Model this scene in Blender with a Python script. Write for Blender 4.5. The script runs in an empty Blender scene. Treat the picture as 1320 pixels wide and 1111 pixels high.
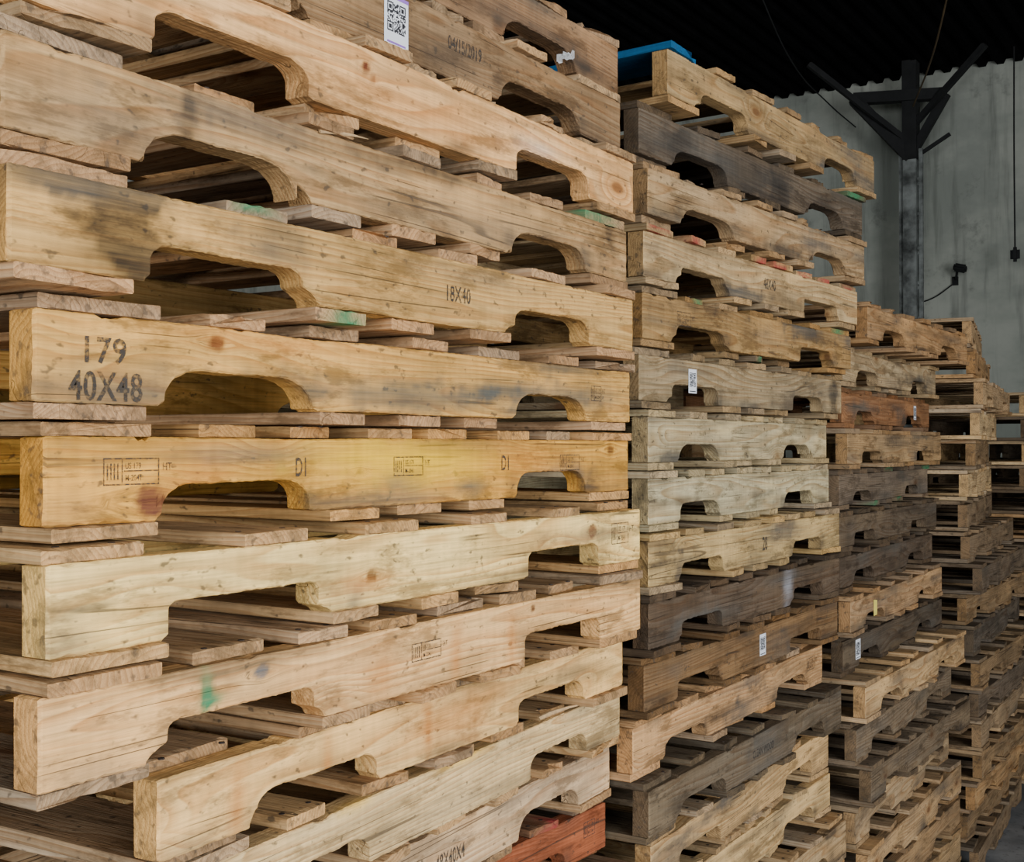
import bpy, bmesh, math, random
from mathutils import Vector, noise, Matrix

def lin(c):
    o=[]
    for v in c[:3]:
        v=v/255.0
        o.append(v/12.92 if v<=0.04045 else ((v+0.055)/1.055)**2.4)
    return tuple(o)

SC=bpy.context.scene
COL=SC.collection

# ------------------------------------------------------------ materials
def new_mat(name):
    m=bpy.data.materials.new(name); m.use_nodes=True
    nt=m.node_tree; nt.nodes.clear()
    out=nt.nodes.new('ShaderNodeOutputMaterial')
    b=nt.nodes.new('ShaderNodeBsdfPrincipled')
    nt.links.new(b.outputs[0],out.inputs[0])
    return m,nt,b

class NB:
    def __init__(s,nt): s.nt=nt
    def set(s,inp,v):
        if isinstance(v,bpy.types.NodeSocket): s.nt.links.new(v,inp)
        else: inp.default_value=v
    def math(s,op,a,b=0.0,c=None,clamp=False):
        n=s.nt.nodes.new('ShaderNodeMath'); n.operation=op; n.use_clamp=clamp
        s.set(n.inputs[0],a); s.set(n.inputs[1],b)
        if c is not None: s.set(n.inputs[2],c)
        return n.outputs[0]
    def scale(s,vec,sc):
        n=s.nt.nodes.new('ShaderNodeVectorMath'); n.operation='MULTIPLY'
        s.set(n.inputs[0],vec); n.inputs[1].default_value=sc
        return n.outputs[0]
    def noise(s,vec,scale=1.0,detail=2.0,rough=0.5):
        n=s.nt.nodes.new('ShaderNodeTexNoise')
        s.set(n.inputs['Vector'],vec); n.inputs['Scale'].default_value=scale
        n.inputs['Detail'].default_value=detail; n.inputs['Roughness'].default_value=rough
        return n.outputs[0]
    def rng(s,v,a,b,c,d,smooth=True):
        n=s.nt.nodes.new('ShaderNodeMapRange')
        if smooth: n.interpolation_type='SMOOTHSTEP'
        s.set(n.inputs[0],v)
        for i,x in enumerate((a,b,c,d)): n.inputs[i+1].default_value=x
        return n.outputs[0]
    def mix(s,f,a,b,mode='MIX'):
        n=s.nt.nodes.new('ShaderNodeMix'); n.data_type='RGBA'; n.blend_type=mode
        s.set(n.inputs[0],f)
        s.set(n.inputs[6],a if not isinstance(a,tuple) else (*a[:3],1))
        s.set(n.inputs[7],b if not isinstance(b,tuple) else (*b[:3],1))
        return n.outputs[2]
    def attr(s,name):
        n=s.nt.nodes.new('ShaderNodeAttribute'); n.attribute_name=name
        return n

def wood_material():
    m,nt,b=new_mat('weathered_pallet_wood'); k=NB(nt)
    g=k.attr('gco').outputs['Vector']
    base=k.attr('wcol').outputs['Color']
    st=k.attr('stain')
    eg=k.attr('endg').outputs['Fac']
    sep=nt.nodes.new('ShaderNodeSeparateXYZ'); nt.links.new(g,sep.inputs[0])
    n1=k.noise(k.scale(g,(1.3,9,9)),1,1)
    n2=k.noise(k.scale(g,(1.9,12,12)),1,1)
    n3=k.noise(k.scale(g,(10,60,60)),1,2)
    v=nt.nodes.new('ShaderNodeTexVoronoi'); v.feature='F1'
    nt.links.new(k.scale(g,(3.2,7.5,7.5)),v.inputs['Vector']); v.inputs['Scale'].default_value=1
    d=v.outputs['Distance']
    kb=k.rng(d,0.0,0.30,1,0)
    yy=k.math('ADD',sep.outputs[1],k.math('MULTIPLY_ADD',n1,0.09,-0.045))
    zz=k.math('ADD',sep.outputs[2],k.math('MULTIPLY_ADD',n2,0.05,-0.025))
    r=k.math('SQRT',k.math('ADD',k.math('MULTIPLY',yy,yy),k.math('MULTIPLY',zz,zz)))
    r=k.math('ADD',r,k.math('MULTIPLY',kb,0.020))
    r=k.math('ADD',r,k.math('MULTIPLY',n3,0.0014))
    ph=k.math('FRACT',k.math('MULTIPLY',r,165.0))
    ring=k.math('POWER',ph,1.6)
    ring=k.math('MULTIPLY',ring,k.rng(ph,0.86,1.0,1,0))
    fib=k.noise(k.scale(g,(9,420,420)),1,3,0.6)
    fib2=k.noise(k.scale(g,(2.4,80,80)),1,3,0.6)
    saw=k.noise(k.scale(g,(110,3,3)),1,0)
    blo=k.noise(k.scale(g,(4,16,16)),1,4,0.65)
    blo2=k.noise(k.scale(g,(2.2,7,7)),1.3,3,0.6)
    gr=k.noise(k.scale(g,(7,24,24)),1,5,0.74)
    c=base
    ringm=k.mix(1.0,base,(0.52,0.34,0.20),'MULTIPLY')
    amt=k.rng(blo2,0.28,0.58,0.45,1.0)
    c=k.mix(k.math('MULTIPLY',ring,amt),c,ringm)
    gray=k.mix(1.0,base,(0.46,0.45,0.44),'MULTIPLY')
    c=k.mix(k.rng(blo,0.42,0.70,0,0.72),c,gray)
    c=k.mix(k.rng(fib2,0.47,0.68,0,0.58),c,gray)
    light=k.mix(1.0,base,(1.25,1.18,1.06),'MULTIPLY')
    c=k.mix(k.rng(blo2,0.48,0.72,0,0.85),c,light)
    mul=k.math('MULTIPLY_ADD',fib,0.8,0.62)
    cm=nt.nodes.new('ShaderNodeCombineXYZ')
    sm=k.math('MULTIPLY',mul,k.math('MULTIPLY_ADD',saw,0.20,0.90))
    for i in range(3): nt.links.new(sm,cm.inputs[i])
    c=k.mix(1.0,c,cm.outputs[0],'MULTIPLY')
    # handling grime, darker rubbed patches
    c=k.mix(k.rng(gr,0.50,0.66,0,0.74),c,k.mix(1.0,base,(0.30,0.27,0.245),'MULTIPLY'))
    # drying checks along the grain
    ck=k.noise(k.scale(g,(0.9,46,46)),1,0)
    cmask=k.rng(k.noise(k.scale(g,(4,12,12)),1,1),0.54,0.62,0,1)
    cr=k.math('MULTIPLY',k.rng(k.math('ABSOLUTE',k.math('SUBTRACT',ck,0.5)),0.004,0.014,1,0),cmask)
    c=k.mix(k.math('MULTIPLY',cr,0.7),c,(0.05,0.035,0.025))
    # knots
    c=k.mix(k.rng(d,0.045,0.085,0.85,0),c,(0.09,0.045,0.025))
    c=k.mix(k.rng(d,0.06,0.20,0.45,0),c,k.mix(1.0,base,(0.5,0.34,0.22),'MULTIPLY'))
    sp=k.noise(k.scale(g,(60,90,90)),1,2)
    c=k.mix(k.rng(sp,0.63,0.75,0,0.7),c,(0.05,0.04,0.03))
    # end grain
    endc=k.mix(1.0,base,(0.98,0.88,0.76),'MULTIPLY')
    endc=k.mix(k.math('MULTIPLY',ring,0.7),endc,k.mix(1.0,base,(0.50,0.37,0.26),'MULTIPLY'))
    endc=k.mix(k.rng(gr,0.42,0.66,0,0.80),endc,k.mix(1.0,base,(0.36,0.33,0.30),'MULTIPLY'))
    endc=k.mix(k.rng(sp,0.56,0.70,0,0.6),endc,(0.06,0.05,0.04))
    c=k.mix(eg,c,endc)
    bk=k.math('MULTIPLY_ADD',k.math('ADD',fib2,blo),0.9,0.0)
    sa=k.math('MULTIPLY',st.outputs['Alpha'],bk,clamp=True)
    sa=k.math('MAXIMUM',sa,k.rng(st.outputs['Alpha'],0.88,1.0,0,0.88))
    stc=k.mix(1.0,st.outputs['Color'],cm.outputs[0],'MULTIPLY')
    c=k.mix(sa,c,stc)
    nt.links.new(c,b.inputs['Base Color'])
    b.inputs['Roughness'].default_value=0.95
    b.inputs['Specular IOR Level'].default_value=0.08
    bp=nt.nodes.new('ShaderNodeBump'); bp.inputs['Strength'].default_value=0.8; bp.inputs['Distance'].default_value=0.002
    h=k.math('ADD',k.math('MULTIPLY',fib,0.9),k.math('ADD',k.math('MULTIPLY',fib2,0.6),k.math('MULTIPLY',saw,0.2)))
    h=k.math('ADD',h,k.math('MULTIPLY',gr,0.5))
    h=k.math('SUBTRACT',h,k.math('MULTIPLY',cr,0.9))
    nt.links.new(h,bp.inputs['Height']); nt.links.new(bp.outputs[0],b.inputs['Normal'])
    return m
WOOD=wood_material()

def simple_mat(name,col,rough=0.7,metal=0.0,nscale=8,var=0.25,alpha_noise=None,alpha=1.0):
    m,nt,b=new_mat(name); k=NB(nt)
    tc=nt.nodes.new('ShaderNodeTexCoord')
    n=k.noise(tc.outputs['Object'],nscale,4,0.6)
    dark=tuple(v*(1-var) for v in col); lt=tuple(min(1,v*(1+var)) for v in col)
    c=k.mix(k.rng(n,0.3,0.7,0,1),dark,lt)
    nt.links.new(c,b.inputs['Base Color'])
    b.inputs['Roughness'].default_value=rough; b.inputs['Metallic'].default_value=metal
    b.inputs['Alpha'].default_value=alpha
    if alpha_noise:
        n2=k.noise(tc.outputs['Object'],alpha_noise,3,0.7)
        nt.links.new(k.rng(n2,0.36,0.58,0.25,0.88),b.inputs['Alpha'])
    return m
INK=simple_mat('stencil_ink',(0.04,0.033,0.027),0.9,alpha_noise=160)
INKB=simple_mat('brand_ink',(0.05,0.036,0.028),0.9,alpha_noise=260)
PAPER=simple_mat('label_paper',(0.66,0.68,0.72),0.6,var=0.06)
BLACKP=simple_mat('label_print',(0.02,0.02,0.025),0.6)
PURP=simple_mat('label_purple_print',(0.25,0.12,0.45),0.6)
STEEL=simple_mat('dark_steel',(0.014,0.015,0.016),0.8,0.1)
GALV=simple_mat('dusty_steel_paint',(0.17,0.185,0.18),0.85,0.0,nscale=5,var=0.75)
CABLE=simple_mat('cable_sheath',(0.10,0.065,0.03),0.6)
PLASTIC=simple_mat('stretch_film',(0.6,0.62,0.64),0.25,alpha=0.5)

# ------------------------------------------------------------ mesh builder
class MB:
    def __init__(s):
        s.v=[];s.f=[];s.g=[];s.c=[];s.st=[];s.e=[]
    def loft(s,rings,gfun,col,stfun=None):
        base=len(s.v); n=len(rings[0])
        for R in rings:
            for p in R:
                s.v.append(p); s.g.append(gfun(p)); s.c.append(col)
                s.st.append(stfun(p) if stfun else (0,0,0,0))
        for i in range(len(rings)-1):
            a=base+i*n; b=a+n
            for j in range(n):
                j2=(j+1)%n
                s.f.append((a+j,b+j,b+j2,a+j2)); s.e.append(0.0)
        s.f.append(tuple(base+j for j in range(n))); s.e.append(1.0)
        l=base+(len(rings)-1)*n
        s.f.append(tuple(l+j for j in reversed(range(n)))); s.e.append(1.0)
    def nail(s,x,y,z,r=0.0038):
        lo=[];hi=[]
        for i in range(7):
            a=i*2*math.pi/7; lo.append((x+r*math.cos(a),y+r*math.sin(a),z-0.001)); hi.append((x+r*math.cos(a),y+r*math.sin(a),z+0.0006))
        s.loft([lo,hi],lambda p:p,(0.05,0.04,0.035),lambda p:(0.045,0.035,0.03,1.0))
    def obj(s,name):
        me=bpy.data.meshes.new(name); me.from_pydata(s.v,[],s.f)
        a=me.attributes.new('gco','FLOAT_VECTOR','POINT'); a.data.foreach_set('vector',[x for q in s.g for x in q])
        a=me.attributes.new('wcol','FLOAT_COLOR','POINT'); a.data.foreach_set('color',[x for q in s.c for x in (*q,1.0)])
        a=me.attributes.new('stain','FLOAT_COLOR','POINT'); a.data.foreach_set('color',[x for q in s.st for x in q])
        a=me.attributes.new('endg','FLOAT','FACE'); a.data.foreach_set('value',s.e)
        bm=bmesh.new(); bm.from_mesh(me); bmesh.ops.recalc_face_normals(bm,faces=bm.faces); bm.to_mesh(me); bm.free()
        me.materials.append(WOOD)
        o=bpy.data.objects.new(name,me); COL.objects.link(o); return o

def jit(col,R,a=0.08,warm=0.04):
    k=1+R.uniform(-a,a); w=R.uniform(-warm,warm)
    return (max(0,col[0]*k*(1+w)),max(0,col[1]*k),max(0,col[2]*k*(1-w*1.6)))
def sat(c,s=1.1):
    l=c[0]*0.3+c[1]*0.6+c[2]*0.1
    return tuple(max(0.004,l+(v-l)*s) for v in c)
def N(*a): return noise.noise(Vector(a))

def stringer(mb,R,L,y0,t,zb,zt,col,hero,stains,knots,nr,worn=1.0,wane=0.0):
    notches=[(0.152,0.381),(L-0.381,L-0.152)]
    D=0.037+R.uniform(-0.001,0.003)
    offs=Vector((R.uniform(-50,50),R.uniform(-0.14,0.05),R.uniform(0.01,0.13)))
    xs=set()
    step=0.005 if hero else 0.04
    n=int(L/step)
    for i in range(n+1): xs.add(round(i*L/n,5))
    ns=[]
    for (a,b) in notches:
        a+=R.uniform(-0.009,0.009); b+=R.uniform(-0.009,0.009)
        r1=nr*R.uniform(0.8,1.15); r2=nr*R.uniform(0.8,1.15)
        r1=min(r1,D-0.001); r2=min(r2,D-0.001)
        def chip():
            if R.random()<0.35: return (R.uniform(0.008,0.020)*worn, R.uniform(0.010,0.030))
            return (R.uniform(0.001,0.006)*worn, R.uniform(0.004,0.012))
        cl=chip(); cr=chip()
        ns.append((a,b,r1,r2,cl,cr))
        for q in (a-0.0006,a,b,b+0.0006,a-cl[1],b+cr[1]): xs.add(round(q,5))
        for k in range(1,9 if hero else 5):
            f=k/(9 if hero else 5)
            f=f*f
            xs.add(round(a+r1*f*1.6,5)); xs.add(round(b-r2*f*1.6,5))
    xs=sorted(x for x in xs if 0<=x<=L)
    sd=R.uniform(0,100)
    bites=[(R.uniform(0.05,L-0.05),R.uniform(0.006,0.022),R.uniform(0.002,0.006)) for _ in range(R.choice([1,2,3,4]))] if hero else []
    def depth(x):
        for (a,b,r1,r2,cl,cr) in ns:
            if a<=x<=b:
                w1=r1*1.6; w2=r2*1.6
                d=D
                if x-a<w1:
                    u=1-(x-a)/w1; d=D-r1+r1*math.sqrt(max(0,1-u*u))
                elif b-x<w2:
                    u=1-(b-x)/w2; d=D-r2+r2*math.sqrt(max(0,1-u*u))
                return d+ ((N(x*28,sd,0)*0.0014+N(x*150,sd,1)*0.0012) if hero else 0)
            if a-cl[1]<x<a:
                q=1-(a-x)/cl[1]
                return cl[0]*q**0.5+ (abs(N(x*220,sd,3))*0.005*worn*q if hero else 0)
            if b<x<b+cr[1]:
                q=1-(x-b)/cr[1]
                return cr[0]*q**0.5+ (abs(N(x*220,sd,7))*0.005*worn*q if hero else 0)
        return 0.0
    rings=[]; rows=14 if hero else 2
    c0=0.0020
    for i,x in enumerate(xs):
        b=zb+depth(x); tp=zt; c=c0
        if hero:
            c=c0*(0.5+1.8*abs(N(x*60,sd,51)))
            tp-=max(0,N(x*4,sd,11)-0.25)*0.006*worn+abs(N(x*170,sd,13))*0.0013*worn
            if wane: tp-=wane*max(0,N(x*5,sd,31)+0.1)
            for (bx,bw,bd) in bites:
                q=1-abs(x-bx)/bw
                if q>0: tp-=bd*min(1,q*3)*(0.7+0.6*N(x*190,sd,17))
            if b<=zb+1e-6: b+=max(0,N(x*5,sd,21)-0.25)*0.005*worn+abs(N(x*170,sd,23))*0.0012*worn
        e=0.0
        if i==0 or i==len(xs)-1: e=0.0015
        pts=[(x,y0+c+e,b+e)]
        z1=b+c; z2=tp-c
        for j in range(rows+1):
            pts.append((x,y0+e,z1+(z2-z1)*j/rows))
        pts+= [(x,y0+c+e,tp-e),(x,y0+t-c,tp-e),(x,y0+t,tp-c),(x,y0+t,b+c),(x,y0+t-c,b+e)]
        rings.append(pts)
    if hero:
        for ring,sg in ((rings[0],1),(rings[-1],-1)):
            for k in range(len(ring)):
                p=ring[k]
                ring[k]=(p[0]+sg*(abs(N(p[1]*60,p[2]*60,sd))*0.0035),p[1],p[2])
    def gf(p):
        v=p[2]-zb; w=p[1]-y0
        for (kx,kz,kr,kc,ks) in knots:
            dx=(p[0]-kx); dz=(p[2]-kz)
            q=math.exp(-(dx*dx/(kr*kr*9)+dz*dz/(kr*kr*4)))
            v-= q*kr*0.9*(1 if dz>0 else -1)
        return (p[0]+offs.x, v+offs.y, w+offs.z)
    def sf(p):
        if p[1]>y0+0.01: return (0,0,0,0)
        A=0; C=[0,0,0]
        x=p[0]; z=p[2]
        for (cx,cz,sx,sz,cc,a) in stains:
            nn=N(x*22,z*30,sd)*0.6+N(x*70,z*80,sd)*0.35
            q=((x-cx)/sx)**2+((z-cz)/sz)**2
            k=a*math.exp(-q*(1+nn*1.2))
            A+=k
            for i in range(3): C[i]+=cc[i]*k
        A2=min(A,0.88)
        if A>0: 
            for i in range(3): C[i]*=A2/A
        A=A2
        for (kx,kz,kr,kc,ks) in knots:
            nn=1+0.5*N(x*90,z*90,sd)
            q=((x-kx)**2/(kr*1.25)**2+(z-kz)**2/(kr)**2)*nn
            k=ks*max(0,min(1,1.45-q*0.95))
            A+=k
            for i in range(3): C[i]+=kc[i]*k
        if A<1e-4: return (0,0,0,0)
        return (C[0]/A,C[1]/A,C[2]/A,min(1,A))
    mb.loft(rings,gf,col,sf if (stains or knots) else None)

def board(mb,R,x0,w,ya,yb,z0,th,col,hero,endpaint=None,nails=False):
    offs=Vector((R.uniform(-50,50),R.uniform(-0.12,0.05),R.uniform(0.02,0.12)))
    segs=14 if hero else 2
    c=0.0015; rings=[]
    sd=R.uniform(0,99); skew=R.uniform(-0.006,0.006); eskew=R.uniform(-0.005,0.005)
    nx=10 if hero else 2
    brk=(R.uniform(0,w),R.uniform(0.01,0.04),R.uniform(0.006,0.02)) if (hero and R.random()<0.25) else None
    def eo(x,u,s):
        v=eskew*(u-0.5)*2
        if hero:
            v+=N(x*90,sd,1)*0.0026
            if brk: v+=brk[2]*max(0,1-abs((x-x0)-brk[0])/brk[1])
        return v
    for i in range(segs+1):
        f=i/segs
        if hero: f=f**1.8 if i<segs else 1.0
        y=ya+(yb-ya)*f
        xo=skew*f+(N(sd,f*3,0)*0.003 if hero else 0)
        pts=[]
        for j in range(nx+1):
            u=j/nx; x=x0+xo+c+(w-2*c)*u
            yy=y+(eo(x,u,1) if i==0 else 0)
            pts.append((x,yy,z0))
        pts.append((x0+xo+w,y+(eo(x,1,1) if i==0 else 0),z0+c)); pts.append((x0+xo+w,y+(eo(x,1,1) if i==0 else 0),z0+th-c))
        for j in range(nx+1):
            u=1-j/nx; x=x0+xo+c+(w-2*c)*u
            yy=y; zz=z0+th
            if i==0:
                yy+=eo(x,u,1)
                if hero:
                    zz-=abs(N(x*70,sd,5))*0.004
            pts.append((x,yy,zz))
        e0=(eo(x,0,1) if i==0 else 0)
        pts.append((x0+xo,y+e0,z0+th-c)); pts.append((x0+xo,y+e0,z0+c))
        rings.append(pts)
    # keep the second ring behind the broken end
    if hero:
        my=max(p[1] for p in rings[0])+0.002
        for rr_ in rings[1:4]:
            for k in range(len(rr_)):
                if rr_[k][1]<my: rr_[k]=(rr_[k][0],my,rr_[k][2])
            my+=0.002
    gf=lambda p:(p[1]+offs.x,p[0]-x0+offs.y,p[2]-z0+offs.z)
    sf=None
    if endpaint:
        cc,a,xc,xw=endpaint
        def sf(p):
            if a>1: return (*cc,0.97)
            q=a*max(0,1-(p[1]-ya)/0.05)*max(0,1-abs(p[0]-x0-xc*w)/(xw*w))*2
            q*=0.8+1.2*N(p[0]*60,sd,p[2]*60)
            return (*cc,max(0,min(0.87,q)))
    mb.loft(rings,gf,col,sf)
    if nails and hero:
        for f in (0.2,0.78):
            for yn in (0.022,0.505):
                mb.nail(x0+w*f+R.uniform(-.01,.01),yn+R.uniform(-.006,.006),z0+th)

BASE=0.1206
def pallet(X,Y,Z,rot=0,L=1.219,W=1.016,hs=0.0889,col=(0.5,0.35,0.2),bcol=None,hero=False,seed=0,stains=(),knots=(),
           nr=None,paints=None,blue=False,worn=1.0,wane=0.0,ends=None,grime=3,s=1.12):
    R=random.Random(seed)
    mb=MB(); tb=0.0157
    col=sat(col,s); 
    if bcol is None: bcol=col
    else: bcol=sat(bcol,s)
    if nr is None: nr=R.choice([0.012,0.018,0.026,0.034])
    if ends is None: ends=0.009
    stains=list(stains)
    RG=random.Random(seed+7)
    for _ in range(grime):
        stains.append((RG.uniform(0,L),RG.choice([0.05,0.95,RG.random()]),RG.uniform(.03,.16),RG.uniform(.006,.020),
                       RG.choice([lin((66,58,50)),lin((80,76,68)),lin((54,46,40)),lin((96,80,60))]),RG.uniform(.35,.85)))
    for bx in (0.145,0.385,L-0.385,L-0.145):
        stains.append((bx+RG.uniform(-.02,.02),0.2,0.02,0.02,lin((66,58,50)),RG.uniform(0,.6)))
    for i,y in enumerate([0.0,W/2-0.019,W-0.038]):
        t=0.036
        if i==0:
            stn=[(cx,tb+cz*hs,sx,sz,cc,a) for (cx,cz,sx,sz,cc,a) in stains]
            kn=[(cx,tb+cz*hs,kr,kc,ks) for (cx,cz,kr,kc,ks) in knots]
            stringer(mb,R,L,y,t,tb,tb+hs,jit(col,R,0.02,0.01),hero,stn,kn,nr,worn=worn,wane=wane)
        else:
            stringer(mb,R,L,y,t,tb,tb+hs,jit(col,R,0.15),False,(),(),nr)
    lw=0.14*R.uniform(0.9,1.05)
    ntop=R.choice([7,7,7,8,6])
    ws=[lw]+[0.089*R.choice([1,1,1,1.25,0.9]) for _ in range(ntop-2)]+[0.14*R.uniform(0.8,1.05)]
    gap=(L-sum(ws))/(ntop-1); x=0
    ex={'g':lin((48,120,82)),'r':lin((150,52,54)),'y':lin((205,180,50))}
    def bc():
        cc=jit(bcol,R,0.22,0.05)
        g=R.uniform(0,0.35) if R.random()<0.8 else R.uniform(0.4,0.8)
        l=sum(cc)/3*0.85
        return tuple(v*(1-g)+l*u*g for v,u in zip(cc,(1.20,1.0,0.76)))
    def yend():
        v=R.uniform(-ends,ends*0.9)
        if R.random()<0.15: v+=R.uniform(0.005,0.025)
        return v
    for i,w in enumerate(ws):
        ya=yend()
        ep=None
        if paints and R.random()<paints[1]: ep=(ex[paints[0]],0.8,R.uniform(.2,.8),R.uniform(.25,.6))
        cc=bc()
        if blue and i==0: cc=lin((38,105,150)); ep=(lin((24,80,120)),2,0,1)
        xo=R.uniform(-0.006,0.006)
        if 0<i<ntop-1: xo+=R.uniform(-0.014,0.014)
        board(mb,R,x+(xo if i else R.uniform(-0.004,0.006)),w,ya,W+R.uniform(-0.006,0.008),tb+hs,tb*R.uniform(0.86,0.97),cc,hero,ep,nails=True)
        x+=w+gap
    for i,(a,b) in enumerate([(0,0.138),(0.40,0.49),(0.563,0.655),(0.73,0.82),(L-0.138,L)]):
        if 0<i<4:
            q=R.uniform(-0.012,0.012); a+=q+(L-1.219)/2; b+=q+(L-1.219)/2
        ya=yend()
        ep=None
        if paints and R.random()<paints[1]*0.3: ep=(ex[paints[0]],0.8,R.uniform(.2,.8),R.uniform(.25,.6))
        th=tb*R.uniform(0.88,1.0)
        board(mb,R,a,b-a,ya,W+R.uniform(-0.006,0.008),tb-th,th,bc(),hero,ep)
    o=mb.obj('wooden_pallet')
    o.location=(X,Y,Z+BASE); o.rotation_euler=(0,0,math.radians(rot))
    return o

# ------------------------------------------------------------ marks on pallets (children)
def mesh_obj(name,verts,faces,mat,parent=None,mats=None,mi=None):
    me=bpy.data.meshes.new(name); me.from_pydata(verts,[],faces)
    for mm in (mats or [mat]): me.materials.append(mm)
    if mi: me.polygons.foreach_set('material_index',mi)
    o=bpy.data.objects.new(name,me); COL.objects.link(o)
    if parent: o.parent=parent
    return o

def text_on(parent,txt,x,z,size,mat=None,sx=0.8,bold=0.016,name='stencil_text',spacing=1.05,slant=0.0):
    cu=bpy.data.curves.new('t','FONT'); cu.body=txt; cu.size=1.0; cu.offset=bold; cu.space_character=spacing
    cu.resolution_u=3
    to=bpy.data.objects.new('t',cu); COL.objects.link(to)
    dg=bpy.context.evaluated_depsgraph_get(); dg.update()
    me=bpy.data.meshes.new_from_object(to.evaluated_get(dg))
    bpy.data.objects.remove(to); bpy.data.curves.remove(cu)
    for v in me.vertices:
        a,b=v.co.x,v.co.y
        v.co=Vector((x+a*size*sx, -0.0007, z+b*size+slant*a*size))
    me.materials.clear(); me.materials.append(mat or INK)
    me.name=name
    o=bpy.data.objects.new(name,me); COL.objects.link(o); o.parent=parent
    return o

def stamp_on(parent,x,z,w,h):
    t=0.0015; y=-0.0007; V=[];F=[]
    def rect(a,b,c,d):
        n=len(V); V.extend([(a,y,b),(c,y,b),(c,y,d),(a,y,d)]); F.append((n,n+1,n+2,n+3))
    fw=w*0.72
    rect(x,z,x+fw,z+t); rect(x,z+h-t,x+fw,z+h); rect(x,z+t,x+t,z+h-t); rect(x+fw-t,z+t,x+fw,z+h-t)
    rect(x+fw*0.32,z+t,x+fw*0.32+t*0.8,z+h-t)
    rect(x+fw*0.36,z+h*0.5,x+fw-t,z+h*0.5+t*0.8)
    for i in range(4):
        rect(x+fw*(0.06+0.06*i),z+h*0.2,x+fw*(0.085+0.06*i),z+h*0.8)
    mesh_obj('brand_stamp_frame',V,F,INKB,parent)
    text_on(parent,'US 179',x+fw*0.38,z+h*0.60,h*0.32,INKB,0.75,0.01,'brand_stamp_text')
    text_on(parent,'M-2041',x+fw*0.38,z+h*0.16,h*0.32,INKB,0.75,0.01,'brand_stamp_code')
    text_on(parent,'HT',x+fw*1.06,z+h*0.52,h*0.42,INKB,0.8,0.01,'brand_stamp_ht')

def qr_label(parent,x,z,w,h,seed=1,purple=False):
    R=random.Random(seed); V=[];F=[];M=[]
    def rect(a,b,c,d,m,y):
        n=len(V); V.extend([(a,y,b),(c,y,b),(c,y,d),(a,y,d)]); F.append((n,n+1,n+2,n+3)); M.append(m)
    rect(x,z,x+w,z+h,0,-0.0008)
    m=w*0.12; q=(w-2*m); n=21; s=q/n; z0=z+h-m-q-(h*0.06)
    def fin(i,j):
        for (a,b) in ((0,0),(0,14),(14,14)):
            if a<=i<a+7 and b<=j<b+7:
                u,v=i-a,j-b
                return (u in(0,6) or v in(0,6) or (2<=u<=4 and 2<=v<=4))
        return None
    for i in range(n):
        for j in range(n):
            f=fin(i,j)
            if f is None: f=R.random()<0.5
            if f: rect(x+m+i*s,z0+j*s,x+m+(i+1)*s,z0+(j+1)*s,1,-0.0011)
    if purple: rect(x,z+h*0.93,x+w,z+h,2,-0.0011)
    rect(x+m,z+h*0.06,x+w-m,z+h*0.10,2 if purple else 1,-0.0011)
    mesh_obj('qr_label',V,F,None,parent,mats=[PAPER,BLACKP,PURP],mi=M)

def splinter(parent,p,q,r=0.0025):
    p=Vector(p);q=Vector(q); d=(q-p).normalized(); a=d.orthogonal().normalized(); b=d.cross(a)
    V=[];n=5
    for t,rr in ((0,r),(0.3,r*1.1),(0.7,r*0.7),(1,r*0.15)):
        c=p.lerp(q,t)+a*(math.sin(t*3)*0.004)
        for i in range(n):
            an=i*2*math.pi/n; V.append(tuple(c+a*math.cos(an)*rr+b*math.sin(an)*rr*0.6))
    F=[]
    for k in range(3):
        for i in range(n): F.append((k*n+i,k*n+(i+1)%n,(k+1)*n+(i+1)%n,(k+1)*n+i))
    F.append(tuple(range(n))); F.append(tuple(range(3*n,4*n)))
    mesh_obj('wood_splinter',V,F,SPL,parent)
SPL=simple_mat('splinter_wood',lin((180,150,110)),0.8,nscale=60)

DK=lin((32,30,29)); GY=lin((84,80,74)); BG=lin((92,88,80)); YP=lin((226,178,40)); KN=lin((80,42,26)); BK=lin((98,56,46)); OR=lin((182,112,50))
GR=lin((36,118,82))
P=0.1206
tint=lambda *c: lin(c)
filler=[(170,140,100),(150,125,95),(190,160,120),(130,112,88),(180,145,100),(120,100,80)]
rs=random.Random(5)
S1=[]
for i in range(6):
    S1.append(dict(X=0.95+rs.uniform(-.03,.03),Y=1.10+rs.uniform(-.02,.02),rot=rs.uniform(-1,2),col=tint(*filler[i%6])))
S1.append(dict(X=0.96,Y=1.20,rot=-1.2,col=tint(156,92,64),bcol=tint(150,108,80),nr=0.02,paints=('r',0.4),s=1.0))            # K red
S1.append(dict(X=0.955,Y=1.085,rot=3.6,col=tint(210,182,148),bcol=tint(182,154,122),nr=0.034,paints=('r',0.7),
   stains=[(0.9,0.8,0.2,0.02,GY,0.4)]))                                                         # J
S1.append(dict(X=0.915,Y=1.03,rot=3.9,L=1.21,col=tint(224,196,150),bcol=tint(194,162,120),nr=0.02,
   stains=[(0.62,0.97,0.06,0.006,YP,0.85),(0.35,0.97,0.04,0.006,YP,0.6),(0.6,0.2,0.2,0.02,BG,0.35)],paints=('y',0.12)))             # I
S1.append(dict(X=0.888,Y=1.014,rot=1.9,L=1.13,col=tint(228,190,134),bcol=tint(184,152,114),nr=0.018,
   stains=[(0.55,0.5,0.13,0.03,OR,0.5),(0.05,0.1,0.06,0.02,GY,0.4),(0.12,0.4,0.012,0.04,OR,0.6),(0.28,0.4,0.010,0.04,OR,0.6),(0.50,0.5,0.010,0.04,OR,0.6)]))       # H
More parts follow.
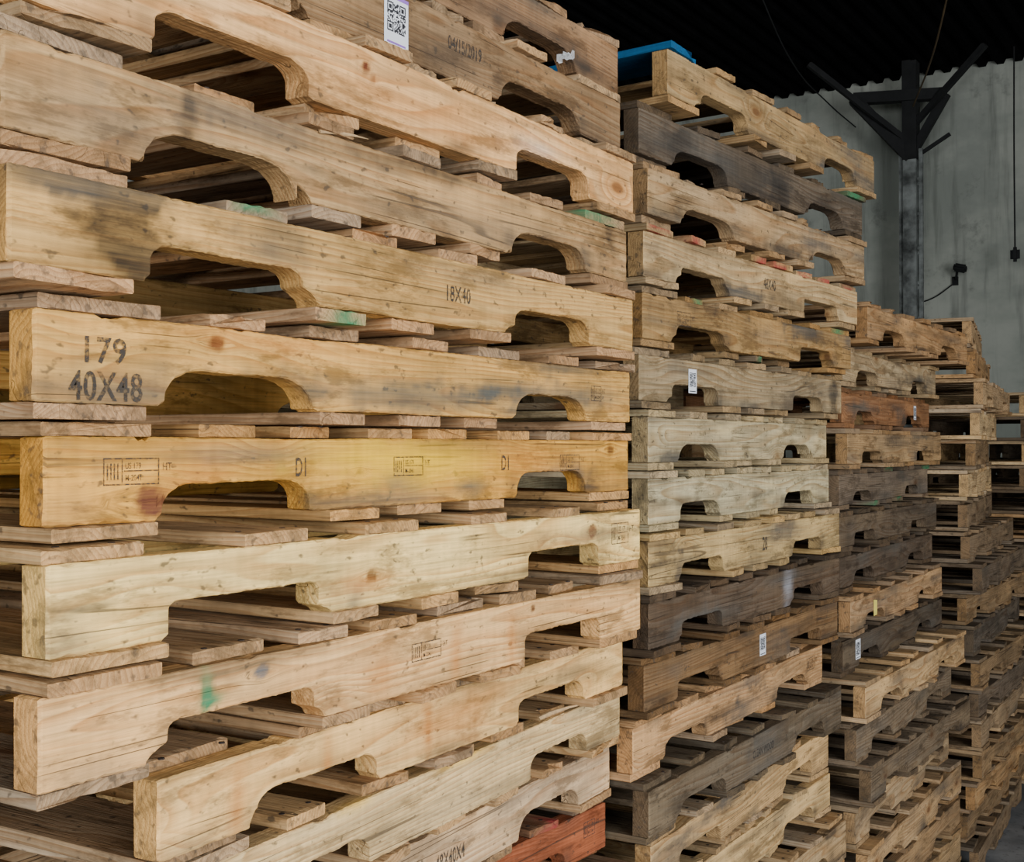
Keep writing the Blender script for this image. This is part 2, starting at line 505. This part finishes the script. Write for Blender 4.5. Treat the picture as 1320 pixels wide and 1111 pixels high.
S1.append(dict(X=0.711,Y=0.971,rot=0,col=tint(226,184,132),bcol=tint(190,156,116),nr=0.012,
   stains=[(0.205,0.72,0.006,0.022,GR,1.2),(0.215,0.58,0.012,0.006,GR,0.8),(0.5,0.4,0.03,0.03,OR,0.5),(0.66,0.4,0.012,0.04,OR,0.6),(0.80,0.4,0.012,0.04,OR,0.6),(0.06,0.05,0.05,0.02,BG,0.6)],
   knots=[(0.287,0.78,0.008,lin((112,108,106)),0.9),(0.86,0.85,0.005,KN,0.9)]))                    # G
S1.append(dict(X=0.724,Y=0.978,rot=0,col=tint(240,208,144),bcol=tint(194,160,116),nr=0.012,
   stains=[(0.02,0.1,0.04,0.03,BG,0.5),(0.46,0.32,0.05,0.012,OR,0.7),(0.95,0.4,0.08,0.02,OR,0.35),(0.44,0.1,0.02,0.015,GY,0.7)],
   knots=[(0.475,0.42,0.008,lin((52,26,18)),1.0),(1.045,0.68,0.011,lin((112,66,36)),0.85)]))        # F
S1.append(dict(X=0.745,Y=1.012,rot=0,col=tint(212,163,92),bcol=tint(200,160,110),nr=0.03,
   stains=[(0.62,0.60,0.15,0.026,YP,0.95),(0.47,0.78,0.12,0.02,YP,0.65),(0.85,0.6,0.10,0.03,OR,0.5),(0.28,0.8,0.12,0.012,BG,0.8),
           (0.55,0.1,0.15,0.012,BG,0.8),(0.98,0.3,0.07,0.02,BG,0.8),(0.03,0.2,0.05,0.03,GY,0.4),(0.2,0.45,0.04,0.02,OR,0.5),(0.55,0.35,0.03,0.012,BG,0.9),(0.72,0.25,0.04,0.01,BG,0.8)],
   knots=[(0.132,0.24,0.017,BK,1.0),(1.15,0.82,0.009,KN,0.85),(0.47,0.5,0.005,KN,0.7)],grime=4))          # E
S1.append(dict(X=0.722,Y=0.997,rot=0,col=tint(208,167,106),bcol=tint(188,154,118),nr=0.036,
   stains=[(0.10,0.12,0.12,0.026,GY,0.85),(0.55,0.28,0.20,0.018,lin((78,80,76)),0.9),(0.95,0.45,0.22,0.016,lin((84,84,78)),0.85),(0.33,0.88,0.15,0.012,OR,0.5)],
   knots=[(0.232,0.80,0.009,lin((92,46,28)),0.9)]))                                              # D
S1.append(dict(X=0.665,Y=0.955,rot=0.3,col=tint(196,160,108),bcol=tint(184,152,118),nr=0.02,paints=('g',0.45),
   stains=[(0.125,0.50,0.042,0.032,DK,1.5),(0.150,0.25,0.035,0.028,DK,0.9),(0.07,0.85,0.05,0.012,GY,0.6),(0.33,0.62,0.05,0.02,GY,0.6),(0.95,0.15,0.05,0.02,OR,0.5),(0.75,0.8,0.15,0.01,GY,0.5)])) # C
S1.append(dict(X=0.665,Y=0.965,rot=0.4,col=tint(178,147,108),bcol=tint(174,144,112),nr=0.035,wane=0.005,paints=('g',0.3),
   stains=[(0.30,0.85,0.12,0.02,GY,0.7),(0.12,0.3,0.10,0.025,GY,0.6),(0.25,0.05,0.06,0.02,DK,0.8),(0.22,0.6,0.012,0.05,DK,0.7),(0.8,0.3,0.3,0.03,GY,0.45),(1.15,0.8,0.02,0.015,DK,0.8)])) # B
S1.append(dict(X=0.685,Y=0.962,rot=0.4,col=tint(218,175,126),bcol=tint(180,150,114),nr=0.02,wane=0.002,
   stains=[(0.9,0.5,0.06,0.02,lin((220,200,180)),0.5),(0.6,0.4,0.15,0.02,OR,0.35)],
   knots=[(0.485,0.72,0.007,lin((85,36,26)),1.0),(0.50,0.60,0.004,lin((85,36,26)),0.7)]))         # A
S1.append(dict(X=0.722,Y=1.015,rot=0,col=tint(142,117,90),bcol=tint(174,148,116),nr=0.03,
   stains=[(0.70,0.35,0.10,0.04,lin((66,60,54)),0.5),(1.1,0.2,0.1,0.03,lin((64,58,50)),0.5)],grime=2))    # A1
S1.append(dict(X=0.78,Y=1.05,rot=0,col=tint(144,116,90),bcol=tint(160,132,104),nr=0.03,worn=2.0,
   stains=[(0.9,0.4,0.2,0.03,lin((80,68,58)),0.7)]))                                             # A2
P1={}
for i,d in enumerate(S1):
    hero=i>=5
    d=dict(d); X=d.pop('X');Y=d.pop('Y')
    P1[i]=pallet(X,Y,i*P,hero=hero,seed=100+i,**d)
pallet(0.97,1.10,-BASE,seed=90,col=lin((120,105,85)))
K_,J_,I_,H_,G_,F_,E_,D_,C_,B_,A_,A1_,A2_=[P1[i] for i in range(6,19)]
zt=0.0157+0.0889
text_on(D_,'179',0.052,zt-0.048,0.036,sx=1.0,spacing=1.1,bold=0.02)
text_on(D_,'40X48',0.040,zt-0.085,0.040,sx=0.80,bold=0.02)
stamp_on(D_,1.075,zt-0.055,0.05,0.026)
text_on(C_,'18X40',0.662,zt-0.056,0.030,sx=0.72)
stamp_on(E_,0.070,zt-0.050,0.10,0.028)
text_on(E_,'D1',0.350,zt-0.046,0.032,sx=0.55)
stamp_on(E_,0.540,zt-0.050,0.09,0.026)
text_on(E_,'D1',0.800,zt-0.046,0.032,sx=0.62)
stamp_on(E_,0.975,zt-0.050,0.09,0.026)
stamp_on(F_,1.110,zt-0.056,0.085,0.036)
stamp_on(G_,0.56,zt-0.050,0.09,0.024)
stamp_on(K_,1.13,zt-0.050,0.06,0.03)
text_on(J_,'48X40X4',0.575,zt-0.062,0.034,sx=0.62)
text_on(A1_,'04/15/2019',0.690,zt-0.046,0.027,sx=0.66,bold=0.022)
qr_label(A1_,0.545,zt-0.080,0.052,0.070,3,True)
splinter(I_,(0.86,-0.004,zt+0.012),(0.98,-0.03,zt+0.016),0.004)
splinter(I_,(0.02,0.0,zt+0.010),(0.05,-0.01,zt-0.030),0.0018)
splinter(E_,(0.392,-0.005,zt+0.016),(0.405,-0.012,zt+0.034),0.0016)
splinter(H_,(0.30,0.02,zt+0.017),(0.36,-0.01,zt+0.020),0.002)
splinter(B_,(0.42,-0.003,zt-0.002),(0.50,-0.012,zt+0.004),0.003)
V=[];F=[]
for i in range(11):
    for j in range(4):
        u,v=i/10,j/3
        V.append((0.985+u*0.06+0.006*N(u*9,v*6,1),-0.006-0.014*abs(N(u*9,v*9,4)),0.016+v*0.012+u*0.022+0.014*N(u*8,v*7,8)))
for i in range(10):
    for j in range(3): F.append((i*4+j,(i+1)*4+j,(i+1)*4+j+1,i*4+j+1))
mesh_obj('torn_stretch_film',V,F,PLASTIC,A2_)

# ------------------------------------------------------------ stack 2
c2=[(164,138,100),(98,88,76),(166,140,106),(186,160,120),(162,132,90),(156,138,108),(182,168,134),(186,174,140),(182,158,114),
    (96,82,68),(120,96,70),(192,154,112),(108,96,80),(186,156,114),(194,166,122),(176,150,114),(160,130,95),(150,125,95),(170,140,105)]
r2=[-3,-4,-3.3,-2.8,-2,-1,1.9,1.6,0.2,0.2,0,1.0,0,1.6,0.3,0,0.5,0,0]
x2=[.05,0,0,0,-.005,-.01,.0,0,0,0,0.0,-.01,0.0,.04,.03,.03,.03,.03,.03]
y2=[-.02,.02,0,.01,.01,.015,0,0,0,0,0.01,.03,.0,.02,.04,.0,.0,.0,.0]
P2h=0.0927; P2=P2h+2*0.0157+0.0003
PL2={}
for i in range(19):
    kz=18-i
    st=[]; R=random.Random(900+i)
    for _ in range(3): st.append((R.uniform(0,1.2),R.uniform(0,1),R.uniform(.04,.15),R.uniform(.012,.03),GY,R.uniform(.3,.8)))
    if i==1: st=[(0.17,0.5,0.05,0.035,DK,1.3),(0.5,0.5,0.12,0.05,DK,0.8),(0.68,0.3,0.05,0.04,DK,1.0),(0.95,0.4,0.08,0.03,DK,0.6),(0.3,0.5,0.3,0.03,GY,0.6)]
    if i==4: st.append((0.3,0.2,0.08,0.03,DK,0.7))
    if i==5: st.append((1.15,0.5,0.03,0.04,DK,1.2))
    if i==9: st.append((0.8,0.6,0.03,0.05,lin((150,150,155)),0.7))
    PL2[i]=pallet(2.20+x2[i]+(0.0 if i<13 else 0.01),1.09+y2[i],kz*P2,rot=r2[i],hs=P2h,col=lin(c2[i]),bcol=lin(tuple(int(v*0.97) for v in c2[i])),
        hero=i<16,seed=300+i,stains=st,paints=('r',0.8) if i==3 else (('g',0.2) if i in(1,4) else None),blue=(i==0),worn=1.3,grime=7,s=1.04)
pallet(2.21,1.10,-BASE,seed=91,col=lin((120,105,85)))
z2=0.0157+P2h
qr_label(PL2[5],0.225,z2-0.070,0.040,0.052,11)
qr_label(PL2[10],0.62,z2-0.070,0.040,0.052,12)
text_on(PL2[3],'48X40',0.58,z2-0.056,0.036,sx=0.7,bold=0.025)
text_on(PL2[8],'28',0.62,z2-0.062,0.045,sx=0.7,bold=0.025)
stamp_on(PL2[11],1.08,z2-0.055,0.09,0.034)
stamp_on(PL2[4],0.15,z2-0.055,0.09,0.030)
text_on(PL2[12],'CLEAN WOOD',0.55,z2-0.052,0.026,sx=0.75)
text_on(PL2[15],'48X40',0.15,z2-0.052,0.028,sx=0.75)

# ------------------------------------------------------------ stack 3
c3=[(164,132,96),(170,150,118),(144,106,76),(162,136,102),(114,102,88),(100,88,74),(94,82,70),(170,140,106),(88,78,66),(188,158,118),(122,108,90),(116,102,84),
    (168,144,112),(180,152,116),(150,125,95),(165,140,105)]
dx3=[0,-.01,.01,0,.015,-.015,.02,-.01,.015,0,-.02,.02,0,.02,0,0]
dy3=[-.01,.06,.07,.05,.08,.07,.08,.04,.07,.0,.02,-.01,.03,0,.02,.01]
r3=[-.5,1.5,2.4,1.2,2.3,.9,1.6,1.5,.4,-.3,0.8,-.5,1.0,.5,-.4,0]
P3h=0.091; P3=P3h+2*0.0157+0.0003
PL3={}
for i in range(16):
    R=random.Random(1900+i)
    st=[(R.uniform(0,1.2),R.uniform(0,1),R.uniform(.04,.2),R.uniform(.012,.03),GY,R.uniform(.2,.6)) for _ in range(3)]
    PL3[i]=pallet(3.545+dx3[i],1.06+dy3[i],(15-i)*P3,rot=r3[i],hs=P3h,col=lin(c3[i]),bcol=lin(tuple(int(v*0.97) for v in c3[i])),hero=(i<12),seed=500+i,stains=st,
       paints=('g',0.2) if i==4 else None,grime=5,s=1.04)
pallet(3.55,1.08,-BASE,seed=92,col=lin((120,105,85)))
z3=0.0157+P3h
qr_label(PL3[8],0.12,z3-0.070,0.050,0.060,13)
mesh_obj('yellow_tag',[(0.25,-0.0009,z3-0.07),(0.29,-0.0009,z3-0.07),(0.29,-0.0009,z3-0.025),(0.25,-0.0009,z3-0.02)],[(0,1,2,3)],simple_mat('yellow_tag_paper',(0.6,0.5,0.1)),PL3[7])
qr_label(PL3[2],0.95,z3-0.065,0.04,0.05,14)

# ------------------------------------------------------------ stacks 4, 5, 6
rr=random.Random(77)
pal=[(176,150,116),(132,114,92),(188,162,124),(140,118,90),(168,136,98),(150,130,104),(196,170,130),(108,96,82),(96,88,78)]
for i in range(-1,17):
    top=i>=10
    rot=(8.5+rr.uniform(-2.5,1.5)) if top else rr.uniform(-1,4)
    pallet((5.0 if top else 4.94)+rr.uniform(-.03,.035),1.06+rr.uniform(-.035,.03)+(0.01 if top else 0),i*P,rot=rot,
        col=lin(rr.choice(pal)),hero=False,seed=700+i,s=1.02)
for i in range(-1,15):
    pallet(6.44+rr.uniform(-.04,.04),1.10+rr.uniform(-.04,.04),i*P,rot=rr.uniform(-1,3),col=lin(rr.choice(pal)),hero=False,seed=800+i,s=1.02)
for i in range(-1,13):
    pallet(7.82+rr.uniform(-.03,.03),1.08+rr.uniform(-.03,.03),i*P,rot=rr.uniform(-1,1),col=lin(rr.choice(pal)),hero=False,seed=850+i)

# ------------------------------------------------------------ building shell
def box(name,a,b,mat,parent=None,bev=0.0):
    bm=bmesh.new(); bmesh.ops.create_cube(bm,size=1)
    for v in bm.verts:
        v.co=Vector([a[i]+(b[i]-a[i])*(v.co[i]+0.5) for i in range(3)])
    if bev: bmesh.ops.bevel(bm,geom=bm.edges[:],offset=bev,segments=2,affect='EDGES')
    me=bpy.data.meshes.new(name); bm.to_mesh(me); bm.free(); me.materials.append(mat)
    o=bpy.data.objects.new(name,me); COL.objects.link(o)
    if parent: o.parent=parent
    return o

def wall_mat(name,ca,cb,cd):
    m,nt,b=new_mat(name); k=NB(nt)
    tc=nt.nodes.new('ShaderNodeTexCoord'); o=tc.outputs['Object']
    n=k.noise(k.scale(o,(0.5,0.5,0.7)),1.6,5,0.65)
    n2=k.noise(k.scale(o,(5,5,0.45)),1.3,4,0.65)
    n3=k.noise(o,2.5,6,0.72)
    c=k.mix(k.rng(n,0.35,0.65,0,1),ca,cb)
    c=k.mix(k.rng(n2,0.48,0.72,0,0.6),c,cd)
    c=k.mix(k.rng(n3,0.55,0.70,0,0.55),c,cd)
    nt.links.new(c,b.inputs['Base Color']); b.inputs['Roughness'].default_value=0.9
    return m
WALL=wall_mat('grimy_white_wall',lin((154,160,152)),lin((188,192,182)),lin((108,112,106)))
def floor_mat():
    m,nt,b=new_mat('dusty_concrete'); k=NB(nt)
    tc=nt.nodes.new('ShaderNodeTexCoord'); o=tc.outputs['Object']
    n=k.noise(o,1.2,6,0.65); n2=k.noise(o,35,3,0.6)
    c=k.mix(k.rng(n,0.35,0.7,0,1),lin((90,92,94)),lin((155,155,154)))
    c=k.mix(k.rng(n2,0.55,0.7,0,0.5),c,lin((60,60,62)))
    nt.links.new(c,b.inputs['Base Color']); b.inputs['Roughness'].default_value=0.8
    return m
FLOOR=floor_mat()
CEIL=simple_mat('sooty_roof_deck',(0.006,0.006,0.0065),1.0)
CEIL.node_tree.nodes['Principled BSDF'].inputs['Specular IOR Level'].default_value=0.05
x0,x1,ya,yb,H=-6.0,12.0,-5.0,9.0,5.22
box('floor',(x0,ya,-0.2),(x1,yb,-0.0005),FLOOR)
box('wall_right',(x1,ya,0),(x1+0.2,yb,H+0.1),WALL)
wl=bpy.data.objects.new('wall_left',None); COL.objects.link(wl)
box('panel_low',(x0-0.2,ya,0),(x0,yb,1.0),WALL,wl)
box('panel_high',(x0-0.2,ya,3.6),(x0,yb,H+0.1),WALL,wl)
box('panel_front',(x0-0.2,ya,1.0),(x0,-3.5,3.6),WALL,wl)
box('panel_rear',(x0-0.2,1.5,1.0),(x0,yb,3.6),WALL,wl)
wn=bpy.data.objects.new('added_fill_window',None); COL.objects.link(wn)  # invented window frame, dresses the added fill light on the left wall
for i,y in enumerate((-3.5,-1.85,-0.2,1.42)): box('fill_mullion_%d'%i,(x0-0.12,y,1.0),(x0-0.04,y+0.08,3.6),STEEL,wn)
box('fill_rail_1',(x0-0.12,-3.5,1.0),(x0-0.04,1.5,1.08),STEEL,wn); box('fill_rail_2',(x0-0.12,-3.5,3.52),(x0-0.04,1.5,3.6),STEEL,wn)
box('wall_back',(x0,yb,0),(x1,yb+0.2,H+0.1),WALL)
wf=bpy.data.objects.new('wall_front',None); COL.objects.link(wf)
box('panel_1',(x0,ya-0.2,0),(-3.6,ya,H+0.1),WALL,wf)
box('panel_2',(2.4,ya-0.2,0),(x1,ya,H+0.1),WALL,wf)
box('lintel',(-3.6,ya-0.2,4.2),(2.4,ya,H+0.1),WALL,wf)
dr=bpy.data.objects.new('door_1',None); COL.objects.link(dr)
box('jamb_1',(-3.7,ya,0),(-3.6,ya+0.06,4.3),STEEL,dr); box('jamb_2',(2.4,ya,0),(2.5,ya+0.06,4.3),STEEL,dr)
box('rolled_curtain',(-3.7,ya,4.2),(2.5,ya+0.45,4.65),GALV,dr,0.1)
V=[];F=[];yy=ya;prof=[]
while yy<yb:
    prof+= [(yy,H+0.03),(yy+0.06,H+0.03),(yy+0.08,H-0.01),(yy+0.14,H-0.01)]; yy+=0.16
prof.append((yb,H+0.03))
for (y,z) in prof: V.append((x0,y,z)); V.append((x1,y,z))
for i in range(len(prof)-1): F.append((2*i,2*i+1,2*i+3,2*i+2))
n=len(V); V+= [(x0,ya,H+0.2),(x1,ya,H+0.2),(x1,yb,H+0.2),(x0,yb,H+0.2)]; F.append((n,n+1,n+2,n+3))
mesh_obj('ceiling',V,F,CEIL)

def bar(V,F,p,q,w):
    p=Vector(p);q=Vector(q);d=(q-p).normalized();a=d.cross(Vector((0.01,0.02,1)) if abs(d.z)<0.95 else Vector((1,0,0))).normalized();b=d.cross(a)
    n=len(V)
    for c in (p,q):
        for s,t in ((-1,-1),(1,-1),(1,1),(-1,1)): V.append(tuple(c+a*s*w/2+b*t*w/2))
    for i in range(4): F.append((n+i,n+(i+1)%4,n+4+(i+1)%4,n+4+i))
    F.append((n,n+3,n+2,n+1)); F.append((n+4,n+5,n+6,n+7))
V=[];F=[]; cx,cy=11.5,3.0
bar(V,F,(cx,cy-0.09,0),(cx,cy-0.09,4.4),0.035); bar(V,F,(cx,cy+0.09,0),(cx,cy+0.09,4.4),0.035)
z=0.1;k=0
while z<4.2:
    s=0.09*(1 if k%2 else -1); bar(V,F,(cx,cy-s,z),(cx,cy+s,z+0.16),0.02); z+=0.16;k+=1
bar(V,F,(cx,cy,0),(cx,cy,4.4),0.12)
colm=mesh_obj('steel_column',V,F,GALV)
V=[];F=[]
bar(V,F,(cx,cy,4.3),(cx,cy,H),0.13)
for (a,b,w) in (((cx,cy,4.32),(cx-0.1,cy+0.50,H-0.3),0.11),((cx,cy,4.34),(cx,cy-0.32,H-0.35),0.07),((cx-0.1,cy+0.5,H-0.3),(cx,cy-0.32,H-0.35),0.10),((cx,cy,4.45),(cx-0.5,cy+0.8,H-0.02),0.05),((cx,cy,4.6),(cx-0.2,cy-0.7,H-0.02),0.05),((cx,cy-0.1,4.36),(cx,cy-0.35,4.50),0.03)): bar(V,F,a,b,w)
mesh_obj('knee_braces',V,F,STEEL,colm)
def cable(name,pts,r,mat):
    cu=bpy.data.curves.new(name,'CURVE'); cu.dimensions='3D'; cu.bevel_depth=r; cu.bevel_resolution=2
    sp=cu.splines.new('BEZIER'); sp.bezier_points.add(len(pts)-1)
    for bp_,p in zip(sp.bezier_points,pts): bp_.co=p; bp_.handle_left_type=bp_.handle_right_type='AUTO'
    cu.materials.append(mat); o=bpy.data.objects.new(name,cu); COL.objects.link(o); return o
cable('hanging_cable',[(9.6,2.2,5.2),(10.3,2.5,4.9),(11.2,2.9,4.72)],0.008,CABLE)
cable('hanging_cable',[(8.8,3.46,5.2),(9.7,3.5,4.84),(10.8,3.54,4.74),(11.45,3.5,4.67)],0.006,STEEL)
pc=cable('pull_chain',[(11.5,2.1,5.2),(11.48,2.1,4.3),(11.5,2.1,3.42)],0.007,STEEL)
box('hook_block',(11.47,2.06,3.29),(11.53,2.14,3.42),STEEL,pc,0.025)
fl=bpy.data.objects.new('wall_flood_lamp',None); COL.objects.link(fl)
V=[];F=[]; bar(V,F,(12,2.72,3.22),(11.8,2.66,3.30),0.02); bar(V,F,(11.99,2.72,3.18),(11.99,2.72,3.26),0.05)
mesh_obj('bracket',V,F,STEEL,fl)
h=box('lamp_head',(-0.04,-0.06,-0.03),(0.04,0.06,0.03),STEEL,fl,0.015); h.location=(11.78,2.63,3.31); h.rotation_euler=(0.3,0.5,0.2)
cable('wall_conduit',[(11.97,2.72,3.2),(11.97,2.95,3.06),(11.97,3.2,3.02)],0.006,STEEL).parent=fl

R=random.Random(3); V=[];F=[]
for i in range(260):
    x=R.uniform(3.5,8.5); y=R.uniform(-0.6,1.0); s=R.uniform(0.008,0.035); a=R.uniform(0,6.28); n=len(V)
    for k in range(4):
        an=a+k*math.pi/2+R.uniform(-.3,.3); V.append((x+math.cos(an)*s,y+math.sin(an)*s*0.6,0.002+R.uniform(0,0.008)))
    F.append((n,n+1,n+2,n+3))
mesh_obj('floor_paper_scraps',V,F,PAPER)

# ------------------------------------------------------------ light
def area(name,loc,rot,sx,sy,e,col):
    ld=bpy.data.lights.new(name,'AREA'); ld.shape='RECTANGLE'; ld.size=sx; ld.size_y=sy; ld.energy=e; ld.color=col
    lo=bpy.data.objects.new(name,ld); COL.objects.link(lo); lo.location=loc; lo.rotation_euler=rot
area('daylight_door',(-0.6,-4.9,2.1),(math.radians(90),0,0),5.8,4.0,760,(0.98,0.99,1.0))
area('side_fill_light',(-5.95,-1.0,2.3),(math.radians(90),0,math.radians(-90)),4.8,2.5,380,(0.97,0.985,1.0))  # added fill light, brightens left pallet ends and the right wall
w=bpy.data.worlds.new('sky'); SC.world=w; w.use_nodes=True
nt=w.node_tree; nt.nodes.clear()
o=nt.nodes.new('ShaderNodeOutputWorld'); b=nt.nodes.new('ShaderNodeBackground'); s=nt.nodes.new('ShaderNodeTexSky')
s.sky_type='NISHITA'; s.sun_disc=False; s.sun_elevation=math.radians(40)
nt.links.new(s.outputs[0],b.inputs[0]); nt.links.new(b.outputs[0],o.inputs[0]); b.inputs[1].default_value=0.15

cam=bpy.data.cameras.new('camera'); co=bpy.data.objects.new('camera',cam); COL.objects.link(co)
cam.sensor_width=36; cam.lens=1580/1320*36; cam.clip_start=0.05
co.location=(0,0,1.542+BASE); co.rotation_euler=(math.radians(90.7),0,math.radians(-57.3))
SC.camera=co
